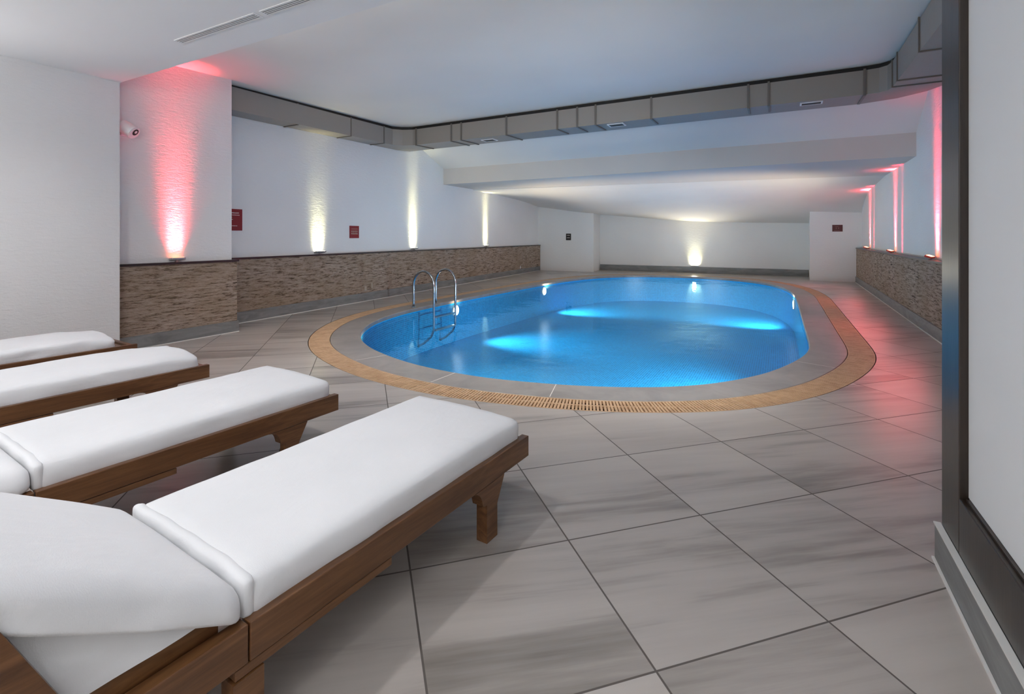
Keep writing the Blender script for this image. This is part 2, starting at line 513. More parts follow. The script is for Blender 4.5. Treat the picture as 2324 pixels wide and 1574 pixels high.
# long left wall
def lw(d, y0, y1): return [(xl(y0) + d, y0), (xl(y1) + d, y1)]
def lslab(name, d0, d1, y0, y1, z0, z1, mat, label, parent=None):
    a, b = lw(d0, y0, y1), lw(d1, y0, y1)
    return slab(name, [a[0], b[0], b[1], a[1]], z0, z1, mat, label, parent)
lslab('wall_left_far', -.5, -.08, 3.84, 16.3, 0, 4.0, 'wall', 'long white left wall washed by pale yellow lights')
lslab('trim_4', -.078, 0, 3.855, 16.04, 0, DADO, 'stone', 'brown split stone cladding along the long left wall')
lslab('trim_5', -.078, .014, 3.875, 16.04, DADO + .001, CAP, 'ledge', 'dark ledge capping the stone of the long left wall')
b2 = lslab('baseboard_left', .002, .02, 3.87, 15.98, 0, SK, 'skirt', 'grey stone skirting along the long left wall')
bm = bmesh.new()
add_prism(bm, [(xl(3.87) + .021, 3.87, 0), (xl(3.87) + .031, 3.87, 0), (xl(15.9) + .031, 15.9, 0), (xl(15.9) + .021, 15.9, 0)], (0, 0, .009))
finish('caulk_line', bm, 'caulk', b2)
# back wall: two piers and an alcove
slab('wall_back_left', [(-8.4, 16.05), (-7.5, 16.05), (-5.55, 16.10), (-5.74, 17.36), (-8.4, 17.36)], 0, 2.9, 'wall', 'white pier at the far left corner beyond the pool')
slab('wall_back', [(-8.4, 17.365), (3, 17.365), (3, 17.8), (-8.4, 17.8)], 0, 4.0, 'wall', 'white recessed back wall behind the pool')
slab('wall_back_right', [(.75, 15.84), (2.6, 15.80), (2.6, 17.36), (.80, 17.36)], 0, 2.9, 'wall', 'white pier at the far right corner beyond the pool')
b3 = slab('baseboard_back', [(-5.70, 17.28), (.78, 17.28), (.79, 17.36), (-5.72, 17.36)], 0, .20, 'skirt', 'low grey stone plinth along the recessed back wall')
# right wall
def rslab(name, d0, d1, y0, y1, z0, z1, mat, label, parent=None):
    return slab(name, [(xr(y0) + d0, y0), (xr(y0) + d1, y0), (xr(y1) + d1, y1), (xr(y1) + d0, y1)], z0, z1, mat, label, parent)
rslab('wall_right', .12, .9, 2.3, 15.81, 0, 4.0, 'wall', 'white right wall striped with narrow red lights')
rslab('trim_6', 0, .118, 2.4, 15.80, 0, DADO, 'stone', 'brown rough stone cladding along the right wall')
rslab('trim_7', -.014, .118, 2.4, 15.80, DADO + .001, CAP, 'ledge', 'dark ledge capping the stone of the right wall')
b4 = rslab('baseboard_right', -.02, -.002, 2.4, 15.79, 0, .15, 'skirt', 'grey stone skirting along the right wall')
bm = bmesh.new()
add_prism(bm, [(xr(2.4) - .031, 2.4, 0), (xr(2.4) - .021, 2.4, 0), (xr(15.7) - .021, 15.7, 0), (xr(15.7) - .031, 15.7, 0)], (0, 0, .009))
finish('caulk_line', bm, 'caulk', b4)
# near right wall with the dark wood frame
slab('wall_right_near', [(.56, -4), (3, -4), (3, 2.355), (.56, 2.355)], 0, 2.9, 'wall', 'near right wall end beside the camera')
b5 = slab('baseboard_right_near', [(.512, -4), (.558, -4), (.558, 2.372), (.512, 2.372)], 0, .133, 'skirt', 'grey stone skirting below the dark wood frame')
bm = bmesh.new(); add_box(bm, .503, -4, 0, .511, 2.372, .008); finish('caulk_line', bm, 'caulk', b5)
bm = bmesh.new(); add_box(bm, .508, -4, .1335, .529, 2.372, .139); finish('top_caulk', bm, 'caulk', b5)
fr = empty('panel_frame', (.53, 2.2, .0))
tag(fr, 'dark wood frame around a smooth white panel on the near right wall', 'frame')
def child_box(name, par, mat, x0, y0, z0, x1, y1, z1, bev=0):
    bm = bmesh.new(); add_box(bm, x0, y0, z0, x1, y1, z1, bev)
    o = finish(name, bm, mat, par)
    o.matrix_parent_inverse = Matrix.Identity(4)
    o.location = -Vector(par.location)
    return o
child_box('post', fr, 'frame_wood', .530, 2.165, .1395, .558, 2.362, 2.775, .003)
child_box('bottom_rail', fr, 'frame_wood', .530, -4, .1395, .558, 2.164, .325, .003)
child_box('sill_lip', fr, 'frame_wood', .545, -4, .3255, .568, 2.150, .333)
child_box('panel', fr, 'panel', .5545, -4, .334, .5585, 2.163, 2.775)

# ------------------------------------------------------------------ ceilings
SOF = 2.78
slab('ceiling_soffit', [(-7.6, -4), (3, -4), (3, 2.54), (-7.6, 2.54)], SOF, 3.25, 'soffit', 'bright lowered ceiling above the loungers')
def zc(y): return 3.195 + .04 * (y - 3.8)
bm = bmesh.new()
nx = 2
add_quad(bm, (-8, 2.5, zc(2.5)), (3, 2.5, zc(2.5)), (3, 8.35, zc(8.35)), (-8, 8.35, zc(8.35)))
struct('ceiling', bm, 'ceil', 'large smooth white main ceiling above the near half of the pool')
def ybeam(x): return 9.27 + (1.7 - x) * .0447
def zb_top(x): return 2.74 + (1.7 - x) * .0098
def zb_bot(x): return 2.394 + (1.7 - x) * .0072
bm = bmesh.new()
xs = np.linspace(-8.2, 2.8, 12)
for x0, x1 in zip(xs, xs[1:]):
    add_quad(bm, (x0, 8.2, zc(8.2) - .002), (x1, 8.2, zc(8.2) - .002), (x1, ybeam(x1) + .01, zb_top(x1)), (x0, ybeam(x0) + .01, zb_top(x0)))
bmesh.ops.remove_doubles(bm, verts=bm.verts[:], dist=.001)
struct('ceiling_slope', bm, 'ceil', 'sloping white ceiling between the duct and the beam')
def yedge(x): return 11.98 - (1.75 - x) * .09
bm = bmesh.new()
sec = lambda x: [(x, ybeam(x), zb_bot(x)), (x, ybeam(x), zb_top(x) + .25), (x, yedge(x), zb_bot(x) + .5), (x, yedge(x), zb_bot(x) + .01)]
A = [bm.verts.new(p) for p in sec(-8.2)]; B = [bm.verts.new(p) for p in sec(2.8)]
for i in range(4): bm.faces.new((A[i], A[(i + 1) % 4], B[(i + 1) % 4], B[i]))
bm.faces.new(A); bm.faces.new(B[::-1])
struct('beam', bm, 'beam', 'wide white ceiling beam crossing the room above the pool')
# low curved ceiling at the back
TX = np.array([-8.3, -7.6, -5.6, -2.5, .8, 1.8, 2.7])
TT = np.array([0, .25, .5, .65, .80, 1.0, 1.1])
TZ = np.array([
    [2.455, 2.45, 2.44, 2.43, 2.41, 2.405, 2.40],
    [2.44, 2.44, 2.40, 2.37, 2.34, 2.35, 2.35],
    [2.41, 2.40, 2.29, 2.22, 2.24, 2.28, 2.28],
    [2.37, 2.35, 2.18, 2.09, 2.08, 2.08, 2.08],
    [2.31, 2.27, 2.005, 1.93, 1.825, 1.755, 1.70],
    [2.25, 2.20, 2.00, 1.72, 1.61, 1.60, 1.55],
    [2.2, 2.15, 1.98, 1.66, 1.55, 1.54, 1.5]])
def cr(xs, ys, x):
    i = int(np.clip(np.searchsorted(xs, x) - 1, 0, len(xs) - 2))
    h = xs[i + 1] - xs[i]; t = (x - xs[i]) / h
    def sl(k):
        if k == 0: return (ys[1] - ys[0]) / (xs[1] - xs[0])
        if k == len(xs) - 1: return (ys[-1] - ys[-2]) / (xs[-1] - xs[-2])
        return (ys[k + 1] - ys[k - 1]) / (xs[k + 1] - xs[k - 1])
    m0, m1 = sl(i) * h, sl(i + 1) * h
    return (2 * t ** 3 - 3 * t * t + 1) * ys[i] + (t ** 3 - 2 * t * t + t) * m0 + (-2 * t ** 3 + 3 * t * t) * ys[i + 1] + (t ** 3 - t * t) * m1
def vault(x, t):
    col = np.array([cr(TX, TZ[k], x) for k in range(len(TT))])
    return cr(TT, col, t)
def yv(x, t):      # t=0 edge of beam, t=.8 pier fronts, t=1 alcove wall
    e = yedge(x)
    return e + (16.05 - e) * t / .8 if t <= .8 else 16.05 + (17.36 - 16.05) * (t - .8) / .2
bm = bmesh.new()
gx = np.linspace(-8.3, 2.7, 56); gt = np.linspace(0, 1.08, 44)
V = [[bm.verts.new((x, yv(x, t), vault(x, t))) for t in gt] for x in gx]
for i in range(len(gx) - 1):
    for j in range(len(gt) - 1):
        bm.faces.new((V[i][j], V[i + 1][j], V[i + 1][j + 1], V[i][j + 1]))
V0 = [bm.verts.new((x, yv(x, 0) - .06, vault(x, 0) + .25)) for x in gx]
for i in range(len(gx) - 1): bm.faces.new((V0[i], V0[i + 1], V[i + 1][0], V[i][0]))
for e in bm.edges:
    if all(abs(v.co.y - yv(v.co.x, 0)) < 1e-4 for v in e.verts): e.smooth = False
struct('ceiling_vault', bm, 'ceil', 'low curved white ceiling sweeping down to the back wall', smooth=True)

slab('roof_slab', [(-8.6, 2.4), (3.1, 2.4), (3.1, 18), (-8.6, 18)], 3.97, 4.1, 'ceil', 'added slab above the ceilings blocking outside light, not in view')  # unseen slab added to keep outside light from leaking in
# ------------------------------------------------------------------ ventilation duct
def zdb(y): return 2.87 + .031 * (y - 4)
DH = .305
duct = empty('ventilation_duct', (-6.5, 5, 2.87))
tag(duct, 'grey rectangular air duct hung below the ceiling on three sides', 'duct')
def dchild(name, bm, mat, smooth=False, par=None):
    o = finish(name, bm, mat, par or duct, smooth)
    if par is None: o.location = -Vector(duct.location)
    return o
def lface(y): return -6.34 + (y - 3.85) * -.062
def lback(y): return xl(y) - .084
def duct_run(name, sects):
    bm = bmesh.new()
    rings = []
    for f, b in sects:
        zf0, zb0 = zdb(f[1]), zdb(b[1])
        rings.append([bm.verts.new((f[0], f[1], zf0)), bm.verts.new((f[0], f[1], zf0 + DH)), bm.verts.new((b[0], b[1], zb0 + DH)), bm.verts.new((b[0], b[1], zb0))])
    for a, b in zip(rings, rings[1:]):
        for i in range(4): bm.faces.new((a[i], a[(i + 1) % 4], b[(i + 1) % 4], b[i]))
    bm.faces.new(rings[0][::-1]); bm.faces.new(rings[-1])
    o = dchild(name, bm, 'duct')
    # dark strip over the duct, the shade of the gap put into its colour
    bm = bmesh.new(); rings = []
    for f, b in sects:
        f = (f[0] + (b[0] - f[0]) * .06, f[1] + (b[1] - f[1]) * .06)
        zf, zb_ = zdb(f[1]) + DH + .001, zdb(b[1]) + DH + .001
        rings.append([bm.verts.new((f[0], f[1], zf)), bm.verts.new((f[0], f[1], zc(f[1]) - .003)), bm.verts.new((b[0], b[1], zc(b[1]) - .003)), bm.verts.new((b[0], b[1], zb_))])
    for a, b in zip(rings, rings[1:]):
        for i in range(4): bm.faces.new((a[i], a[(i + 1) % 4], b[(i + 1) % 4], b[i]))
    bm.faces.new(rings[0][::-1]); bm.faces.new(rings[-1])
    finish('gap_shade', bm, 'dark', o)
    return o
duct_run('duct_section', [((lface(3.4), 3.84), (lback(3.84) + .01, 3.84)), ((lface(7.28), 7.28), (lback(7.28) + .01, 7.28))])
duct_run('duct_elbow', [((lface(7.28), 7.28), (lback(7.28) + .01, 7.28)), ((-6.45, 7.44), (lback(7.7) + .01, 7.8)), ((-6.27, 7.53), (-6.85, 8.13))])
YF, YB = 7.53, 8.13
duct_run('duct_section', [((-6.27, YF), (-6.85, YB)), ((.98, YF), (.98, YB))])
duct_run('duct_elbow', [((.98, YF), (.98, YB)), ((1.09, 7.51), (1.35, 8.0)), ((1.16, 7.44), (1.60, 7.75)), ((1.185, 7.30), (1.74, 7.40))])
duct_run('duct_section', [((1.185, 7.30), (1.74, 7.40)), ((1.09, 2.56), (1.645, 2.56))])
# flanges
def flange_left(y, full=1.0, w=.022):
    bm = bmesh.new(); z = zdb(y); x = lface(y)
    add_box(bm, x + .001, y - w / 2, z - .012, x + .014, y + w / 2, z + DH + .012)
    xb = x + (lback(y) + .02 - x) * full
    add_box(bm, xb, y - w / 2, z - .013, x + .0005, y + w / 2, z - .001)
    dchild('flange', bm, 'strap')
for y in (5.03, 6.15, 7.02): flange_left(y)
def flange_cross(x, full=1.0, w=.028):
    bm = bmesh.new(); z = zdb(YF); zb2 = zdb(YF + .6 * full)
    add_box(bm, x - w / 2, YF - .014, z - .014, x + w / 2, YF - .001, z + DH + .014)
    add_prism(bm, [(x - w / 2, YF - .001, z - .016), (x - w / 2, YF - .001, z - .003), (x - w / 2, YF + .6 * full, zb2 - .003), (x - w / 2, YF + .6 * full, zb2 - .016)], (w, 0, 0))
    dchild('flange', bm, 'strap')
def xcross(u, z=3.1):
    a = (u - 1162) / 1120; c_, s_ = math.cos(R(28.4)), math.sin(R(28.4))
    return YF * (a * c_ - s_) / (a * s_ + c_)
# x of each flange along the cross run, front face
for u_x, full in ((-6.18, .9), (-5.35, 1), (-5.13, 1), (-4.18, 1), (-3.22, .8), (-2.87, .8), (-2.56, .85), (-1.69, .75), (-.37, .7), (-.12, .7), (.945, .9)):
    flange_cross(u_x, full)
def flange_right(y, w=.024):
    bm = bmesh.new(); z = zdb(y); x = 1.185 - (7.3 - y) * .02
    add_box(bm, x - .014, y - w / 2, z - .012, x - .001, y + w / 2, z + DH + .012)
    add_box(bm, x - .0005, y - w / 2, z - .014, x + .53, y + w / 2, z - .001)
    dchild('flange', bm, 'strap')
for y in (7.26, 6.95, 5.85): flange_right(y)
def duct_grille(xc, yc, wx=.26, wy=.19):
    z = zdb(yc) - .010
    bm = bmesh.new()
    for (a, b, c_, d) in ((-wx / 2, -wy / 2, wx / 2, -wy / 2 + .02), (-wx / 2, wy / 2 - .02, wx / 2, wy / 2), (-wx / 2, -wy / 2 + .02, -wx / 2 + .02, wy / 2 - .02), (wx / 2 - .02, -wy / 2 + .02, wx / 2, wy / 2 - .02)):
        add_box(bm, xc + a, yc + b, z - .004, xc + c_, yc + d, z + .0095)
    fr_ = dchild('vent_grille', bm, 'white_metal')
    bm = bmesh.new()
    add_box(bm, xc - wx / 2 + .02, yc - wy / 2 + .02, z - .002, xc + wx / 2 - .02, yc + wy / 2 - .02, z + .009)
    for k in range(5):
        yy = yc - wy / 2 + .03 + k * (wy - .06) / 4
        add_box(bm, xc - wx / 2 + .021, yy - .003, z - .0035, xc + wx / 2 - .021, yy + .003, z - .0021)
    finish('louvre', bm, 'grille', fr_)
duct_grille(-4.70, 7.82); duct_grille(-2.27, 7.70); duct_grille(.38, 7.68, .26, .14)

# slot diffusers in the soffit
def slot_vent(x0, x1, label):
    bm = bmesh.new(); y0, y1 = 2.195, 2.272; z = SOF
    add_box(bm, x0, y0, z - .006, x1, y0 + .006, z - .0005); add_box(bm, x0, y1 - .006, z - .006, x1, y1, z - .0005)
    add_box(bm, x0, y0 + .006, z - .006, x0 + .008, y1 - .006, z - .0005); add_box(bm, x1 - .008, y0 + .006, z - .006, x1, y1 - .006, z - .0005)
    t = empty('slot_vent', ((x0 + x1) / 2, (y0 + y1) / 2, z)); tag(t, label, 'air vent', 'slot vents in the lowered ceiling')
    o = finish('vent_frame', bm, 'white_metal', t); o.location = -t.location
    bm = bmesh.new(); add_box(bm, x0 + .008, y0 + .006, z - .0022, x1 - .008, y1 - .006, z - .0006)
    o = finish('slot', bm, 'dark', t); o.location = -t.location
    bm = bmesh.new()
    for k in range(4):
        yy = y0 + .006 + (k + .5) * (y1 - y0 - .012) / 4
        add_box(bm, x0 + .008, yy - .0030, z - .0055, x1 - .008, yy + .0030, z - .0023)
    o = finish('blade', bm, 'white_metal', t); o.location = -t.location
slot_vent(-4.275, -3.262, 'white slot air vent in the lowered ceiling, the one wholly in view')
slot_vent(-3.20, -2.19, 'white slot air vent in the lowered ceiling, cut by the top picture edge')

# ------------------------------------------------------------------ signs
def wall_frame(base, right, normal):
    r = Vector(right).normalized(); n = Vector(normal).normalized(); u = Vector((0, 0, 1))
    return Matrix(((r.x, n.x, u.x, base[0]), (r.y, n.y, u.y, base[1]), (r.z, n.z, u.z, base[2]), (0, 0, 0, 1)))
def sign(name, base, right, normal, w, h, mat, lines, label, pm='print', cat='sign'):
    mt = wall_frame(base, right, normal)
    bm = bmesh.new(); add_box(bm, -w / 2, .002, -h / 2, w / 2, .010, h / 2, .002)
    o = finish('wall_sign', bm, mat); o.matrix_world = mt
    tag(o, label, cat)
    rr = random.Random(sum(map(ord, label)))
    for (zz, x0, x1, hh) in lines:
        bm = bmesh.new(); x = x0
        while x < x1:
            ww = rr.uniform(.4, 1.0) * hh * .9
            add_box(bm, x, .0102, zz - hh / 2 * rr.uniform(.7, 1), min(x + ww, x1), .0112, zz + hh / 2 * rr.uniform(.7, 1))
            x += ww + hh * .22
        finish('text_line', bm, pm, o)
    return o
ln = Vector((xl(16) - xl(4), 12.0, 0)).normalized()          # along the left wall
nl = Vector((ln.y, -ln.x, 0))
sign('s', (xl(4.21) - .08, 4.21, 1.437), ln, nl, .23, .30, 'red_sign',
     [(.095, -.09, .06, .014), (.065, -.10, .07, .010), (.035, -.10, -.04, .009), (.004, -.10, -.03, .009), (-.085, -.10, .035, .010), (-.115, -.09, -.07, .016)],
     'tall dark red sign on the left wall, half hidden by the projecting pier')
sign('s', (xl(6.59) - .08, 6.59, 1.288), ln, nl, .245, .225, 'red_sign',
     [(.055, -.08, .09, .016), (.012, -.085, .09, .030), (-.03, -.085, .09, .034)],
     'small dark red sign on the left wall between the two left yellow lights', 'dimprint')
sign('s', (-6.45, 16.075, 1.195), (1, 0, 0), (0, -1, 0), .185, .23, 'black_sign',
     [(.055, -.06, .05, .022), (-.03, -.06, .05, .026)], 'small black sign on the far left white pier')
sign('s', (1.385, 15.83, 1.43), (1, 0, 0), (0, -1, 0), .235, .18, 'brown_sign',
     [(.045, -.05, .03, .010), (-.065, -.08, .05, .010), (.0, -.035, -.025, .05), (.0, .02, .03, .04)], 'small dark brown sign on the far right white pier', 'dimprint')

# sockets on the stone
def socket(y, z, label, hgt=.075, wid=.055, mat='socket'):
    mt = wall_frame((xl(y) + .0, y, z), ln, nl)
    bm = bmesh.new(); add_box(bm, -wid / 2, .001, -hgt / 2, wid / 2, .018, hgt / 2, .003)
    o = finish('wall_socket', bm, mat); o.matrix_world = mt
    tag(o, label, 'socket')
    bm = bmesh.new(); add_box(bm, -wid * .3, .0182, -hgt * .3, wid * .3, .021, hgt * .3)
    finish('cover_plate', bm, mat, o)
socket(6.80, .235, 'beige socket low on the left stone, the nearer and lower of the pair')
socket(6.98, .275, 'beige socket low on the left stone, the farther and taller of the pair', .10, .03)
socket(14.2, .21, 'tiny white socket low on the far end of the left stone', .07, .035, 'white_metal')

# ------------------------------------------------------------------ uplights
def uplight(loc, along, out, label, lens, body='grey_metal', wid=.17, tilt=18, yaw=0):
    """flat floodlight on a bracket; along = ledge direction, out = away from the wall"""
    t = empty('uplight', loc, 0)
    t.matrix_world = wall_frame(loc, along, out)
    tag(t, label, 'wall light', 'floodlights standing on the stone ledges')
    bm = bmesh.new(); add_box(bm, -.02, -.02, 0, .02, .02, .006); add_box(bm, -.006, -.006, .006, .006, .006, .022)
    finish('bracket', bm, 'grey_metal', t)
    mt = Matrix.Translation((.0, .0, .036)) @ Matrix.Rotation(R(yaw), 4, 'Z') @ Matrix.Rotation(R(tilt), 4, 'X')
    bm = bmesh.new(); add_box(bm, -wid / 2, -.038, -.013, wid / 2, .038, .012, .004, mt)
    b_ = finish('housing', bm, body, t)
    bm = bmesh.new(); add_box(bm, -wid / 2 + .015, -.028, .0125, wid / 2 - .015, .028, .0145, 0, mt)
    finish('lens', bm, lens, b_)
    return t
LZ = CAP + .0005
UP = {}
UP[1] = (-6.080, 3.16, LZ); UP[2] = (xl(5.73) - .03, 5.73, LZ); UP[3] = (xl(8.42) - .03, 8.42, LZ); UP[4] = (xl(11.87) - .03, 11.87, LZ)
UP[5] = (-2.46, 17.32, .2005)
UP[6] = (xr(14.2) + .045, 14.2, LZ); UP[7] = (xr(10.95) + .045, 10.95, LZ); UP[8] = (xr(8.05) + .045, 8.05, LZ)
uplight(UP[1], (0, 1, 0), (1, 0, 0), 'grey floodlight glowing pink on the projecting pier ledge', 'lens_red', 'grey_metal', .15, 8)
uplight(UP[2], ln, nl, 'grey floodlight on the left ledge between the two red signs', 'lens_warm', 'grey_metal', .19, 12, 8)
uplight(UP[3], ln, nl, 'grey floodlight on the left ledge just above the pool ladder', 'lens_warm', 'grey_metal', .17, 10)
uplight(UP[4], ln, nl, 'grey floodlight on the left ledge farthest from the pier', 'lens_warm', 'grey_metal', .17, 10)
uplight(UP[5], (1, 0, 0), (0, -1, 0), 'small floodlight on the low plinth of the back wall', 'lens_warm', 'white_metal', .26, 6)
uplight(UP[6], (0, -1, 0), (-1, 0, 0), 'red floodlight on the right ledge nearest the far corner', 'lens_red', 'red_body', .17, 20, 25)
uplight(UP[7], (0, -1, 0), (-1, 0, 0), 'red floodlight on the right ledge, the middle one of three', 'lens_red', 'red_body', .17, 20, 25)
uplight(UP[8], (0, -1, 0), (-1, 0, 0), 'red floodlight on the right ledge nearest the dark frame', 'lens_red', 'red_body', .17, 20, 25)

WARM = (1, .97, .74)
def beam_light(p, out, e, col, spread, lean=.06, blend=.8, lift=.06, gap=.045, rad=.02):
    o = Vector(out)
    loc = Vector(p) + Vector((0, 0, lift)) + o * gap * .0
    return light('uplight_lamp', 'SPOT', loc, e, col, direction=Vector((0, 0, 1)) - o * lean, spot_size=R(spread), spot_blend=blend, shadow_soft_size=rad)
# ------------------------------------------------------------------ wall spotlight on the pier
sp = empty('wall_spotlight', (-6.128, 2.66, 2.33))
tag(sp, 'white round wall spotlight high on the red lit pier', 'wall light')
ax = Vector((.70, .45, -.55)).normalized()
q = ax.to_track_quat('Z', 'Y').to_matrix().to_4x4()
mt = Matrix.Translation((.105, -.01, .0)) @ q
bm = bmesh.new()
bmesh.ops.create_cone(bm, cap_ends=True, segments=32, radius1=.068, radius2=.068, depth=.15, matrix=mt)
bmesh.ops.bevel(bm, geom=[e for e in bm.edges if len(e.link_faces) == 2 and e.calc_face_angle() > 1], offset=.006, segments=2, affect='EDGES')
body = finish('housing', bm, 'white_metal', sp)
bm = bmesh.new(); add_box(bm, .001, -.045, -.06, .03, .045, .06, .006); finish('wall_plate', bm, 'white_metal', sp)
bm = bmesh.new(); bmesh.ops.create_cone(bm, cap_ends=True, segments=28, radius1=.036, radius2=.036, depth=.002, matrix=mt @ Matrix.Translation((0, .012, .0765)))
rim = finish('reflector', bm, 'dark', body)
bm = bmesh.new(); bmesh.ops.create_cone(bm, cap_ends=True, segments=24, radius1=.016, radius2=.016, depth=.002, matrix=mt @ Matrix.Translation((0, .016, .079)))
finish('lens', bm, 'white_metal', body)

# ------------------------------------------------------------------ pool ladder
lad = empty('pool_ladder', (-5.45, 6.92, 0))
tag(lad, 'polished steel pool ladder with two arched handrails', 'pool ladder')
def ladder_rail(y):
    pts = []
    xo, xi, zt, r = -5.475, -5.045, .60, .215
    for z in np.linspace(.004, zt - r, 6): pts.append((xo, y, z))
    for k in range(1, 13):
        a = math.pi - math.pi * k / 12
        pts.append(((xo + xi) / 2 + r * math.cos(a), y, zt - r + r * 1.08 * math.sin(a)))
    for z in np.linspace(zt - r - .05, -.35, 8): pts.append((xi, y, z))
    pts += [(xi - .06, y, -.47), (xi - .22, y, -.60), (-5.38, y, -.66)]
    bm = bmesh.new(); add_tube(bm, pts, .0195, 14)
    o = finish('handrail', bm, 'chrome', lad, True); o.location = -lad.location
    bm = bmesh.new(); bmesh.ops.create_cone(bm, cap_ends=True, segments=20, radius1=.04, radius2=.028, depth=.014, matrix=Matrix.Translation((xo, y, .0075)))
    o2 = finish('base_flange', bm, 'chrome', o)
for y in (6.60, 7.22): ladder_rail(y)
for z, x in ((-.14, -5.045), (-.36, -5.05)):
    bm = bmesh.new(); add_box(bm, x - .04, 6.62, z - .012, x + .04, 7.20, z + .012, .006)
    o = finish('tread', bm, 'grey_metal', lad); o.location = -lad.location

# ------------------------------------------------------------------ underwater lamps
def pool_lamp(p, label, e, z=-.30, glow=.15):
    i = nearest(p); a = POOL[i]; n = -NOR[i]
    mt = Matrix.Translation((a[0] + n[0] * .012, a[1] + n[1] * .012, z)) @ Vector((n[0], n[1], 0)).to_track_quat('Z', 'Y').to_matrix().to_4x4()
    t = empty('pool_lamp'); t.matrix_world = mt
    tag(t, label, 'pool light', 'round lamps under the water')
    bm = bmesh.new(); bmesh.ops.create_cone(bm, cap_ends=True, segments=28, radius1=.11, radius2=.10, depth=.02)
    finish('lamp_ring', bm, 'white_metal', t)
    bm = bmesh.new(); bmesh.ops.create_cone(bm, cap_ends=True, segments=28, radius1=.085, radius2=.085, depth=.004, matrix=Matrix.Translation((0, 0, .0125)))
    finish('lens', bm, 'lens_pool', t)
    p0 = (a[0] + n[0] * .06, a[1] + n[1] * .06, z)
    light('pool_lamp_light', 'SPOT', p0, e, (.82, .95, 1), direction=((n[0] * .75, n[1] + .8, -.30) if a[1] > 10 else (n[0], n[1] + (.45 if abs(n[0]) > .8 else 0), -.16)), spot_size=R(88), spot_blend=1, shadow_soft_size=.08)
    light('pool_lamp_glow', 'SPOT', p0, glow, (1, .72, .43), direction=((n[0] * .5, n[1] * .5 + .45, 1) if a[1] > 10 else (n[0] * .15, n[1] * .15, 1)), spot_size=R(125), spot_blend=.7, shadow_soft_size=.08)
PE = 430
pool_lamp((-5.40, 7.75), 'underwater lamp glowing beside the pool ladder', PE * 1.5, -.20, 40)
pool_lamp((-5.30, 11.5), 'underwater lamp glowing on the far left pool wall', PE * 1.7, -.20, 270)
pool_lamp((.29, 11.7), 'underwater lamp glowing on the far right pool wall', PE * 1.7, -.20, 270)
pool_lamp((.28, 6.25), 'underwater lamp glowing at the near right bend of the pool', PE * 1.5, -.20, 40)
pool_lamp((-2.3, 3.6), 'added underwater lamp, unseen below the near edge of the pool', PE * .8, -.3, 44)  # this and the next two are added, unseen, for even pool light
pool_lamp((-4.6, 4.5), 'added underwater lamp, unseen below the near left bend of the pool', PE * .4, -.3, 24)
pool_lamp((-.5, 4.3), 'added underwater lamp, unseen below the near right edge of the pool', PE * .4, -.3, 24)

# ------------------------------------------------------------------ loungers
def gridbox(bm, x0, x1, y0, y1, z0, z1, r, n=(16, 34, 5), fn=None, mtx=None):
    """rounded box with evenly divided faces; fn shapes each point afterwards"""
    def lin(a, b, k): return [a + (b - a) * i / k for i in range(k + 1)]
    X, Y, Z = lin(x0, x1, n[0]), lin(y0, y1, n[1]), lin(z0, z1, n[2])
    cache = {}
    def vert(i, j, k):
        if (i, j, k) in cache: return cache[(i, j, k)]
        p = Vector((X[i], Y[j], Z[k]))
        qv = Vector((min(max(p.x, x0 + r), x1 - r), min(max(p.y, y0 + r), y1 - r), min(max(p.z, z0 + r * .5), z1 - r)))
        d = p - qv
        if d.length > 1e-6:
            # push to rounded surface, flatter at the bottom
            rr = r
            if p.z < qv.z: rr = r
            d2 = Vector((d.x, d.y, d.z))
            m = max(abs(d2.x), abs(d2.y), abs(d2.z))
            p = qv + d2.normalized() * m
        if fn: p = fn(p)
        if mtx is not None: p = mtx @ p
        v = bm.verts.new(p); cache[(i, j, k)] = v
        return v
    nx, ny, nz = n
    for i in range(nx):
        for j in range(ny):
            for k in (0, nz): bm.faces.new((vert(i, j, k), vert(i + 1, j, k), vert(i + 1, j + 1, k), vert(i, j + 1, k)))
    for i in range(nx):
        for k in range(nz):
            for j in (0, ny): bm.faces.new((vert(i, j, k), vert(i + 1, j, k), vert(i + 1, j, k + 1), vert(i, j, k + 1)))
    for j in range(ny):
        for k in range(nz):
            for i in (0, nx): bm.faces.new((vert(i, j, k), vert(i, j + 1, k), vert(i, j + 1, k + 1), vert(i, j, k + 1)))

RT, RB = .315, .226            # rail top and bottom
FY, HY_, BY = .98, -.285, -.97  # foot end, hinge, head end
W = .33
BACK = R(32.5)
def mattress_bm(seed, crumple, fy):
    bm = bmesh.new()
    def fn(p):
        w = noise.noise(Vector((p.x * 5, p.y * 3, seed))) * .004 + noise.noise(Vector((p.x * 14, p.y * 9, seed + 9))) * .0016
        k = max(0, (p.z - RT) / .08)
        p.z += w * k * (1 + crumple)
        p.z += .010 * k * (1 - (p.x / W) ** 2)
        # drape of the cover along the long sides
        if abs(p.x) > W - .05:
            p.x += (1 if p.x > 0 else -1) * (noise.noise(Vector((p.y * 7, p.z * 14, seed + 3))) * .005 * (1 + crumple))
        # loose cover corners at the foot end
        if crumple:
            e = max(0, (p.y - (fy - .20)) / .20) * max(0, (abs(p.x) - .13) / .2)
            p.z -= crumple * .030 * e * k
            p.y += crumple * .012 * noise.noise(Vector((p.x * 9, p.z * 20, seed + 5)))
        return p
    gridbox(bm, -W + .024, W - .024, HY_ + .004, fy, RT - .015, RT + .083, .034, (18, 44, 6), fn)
    return bm

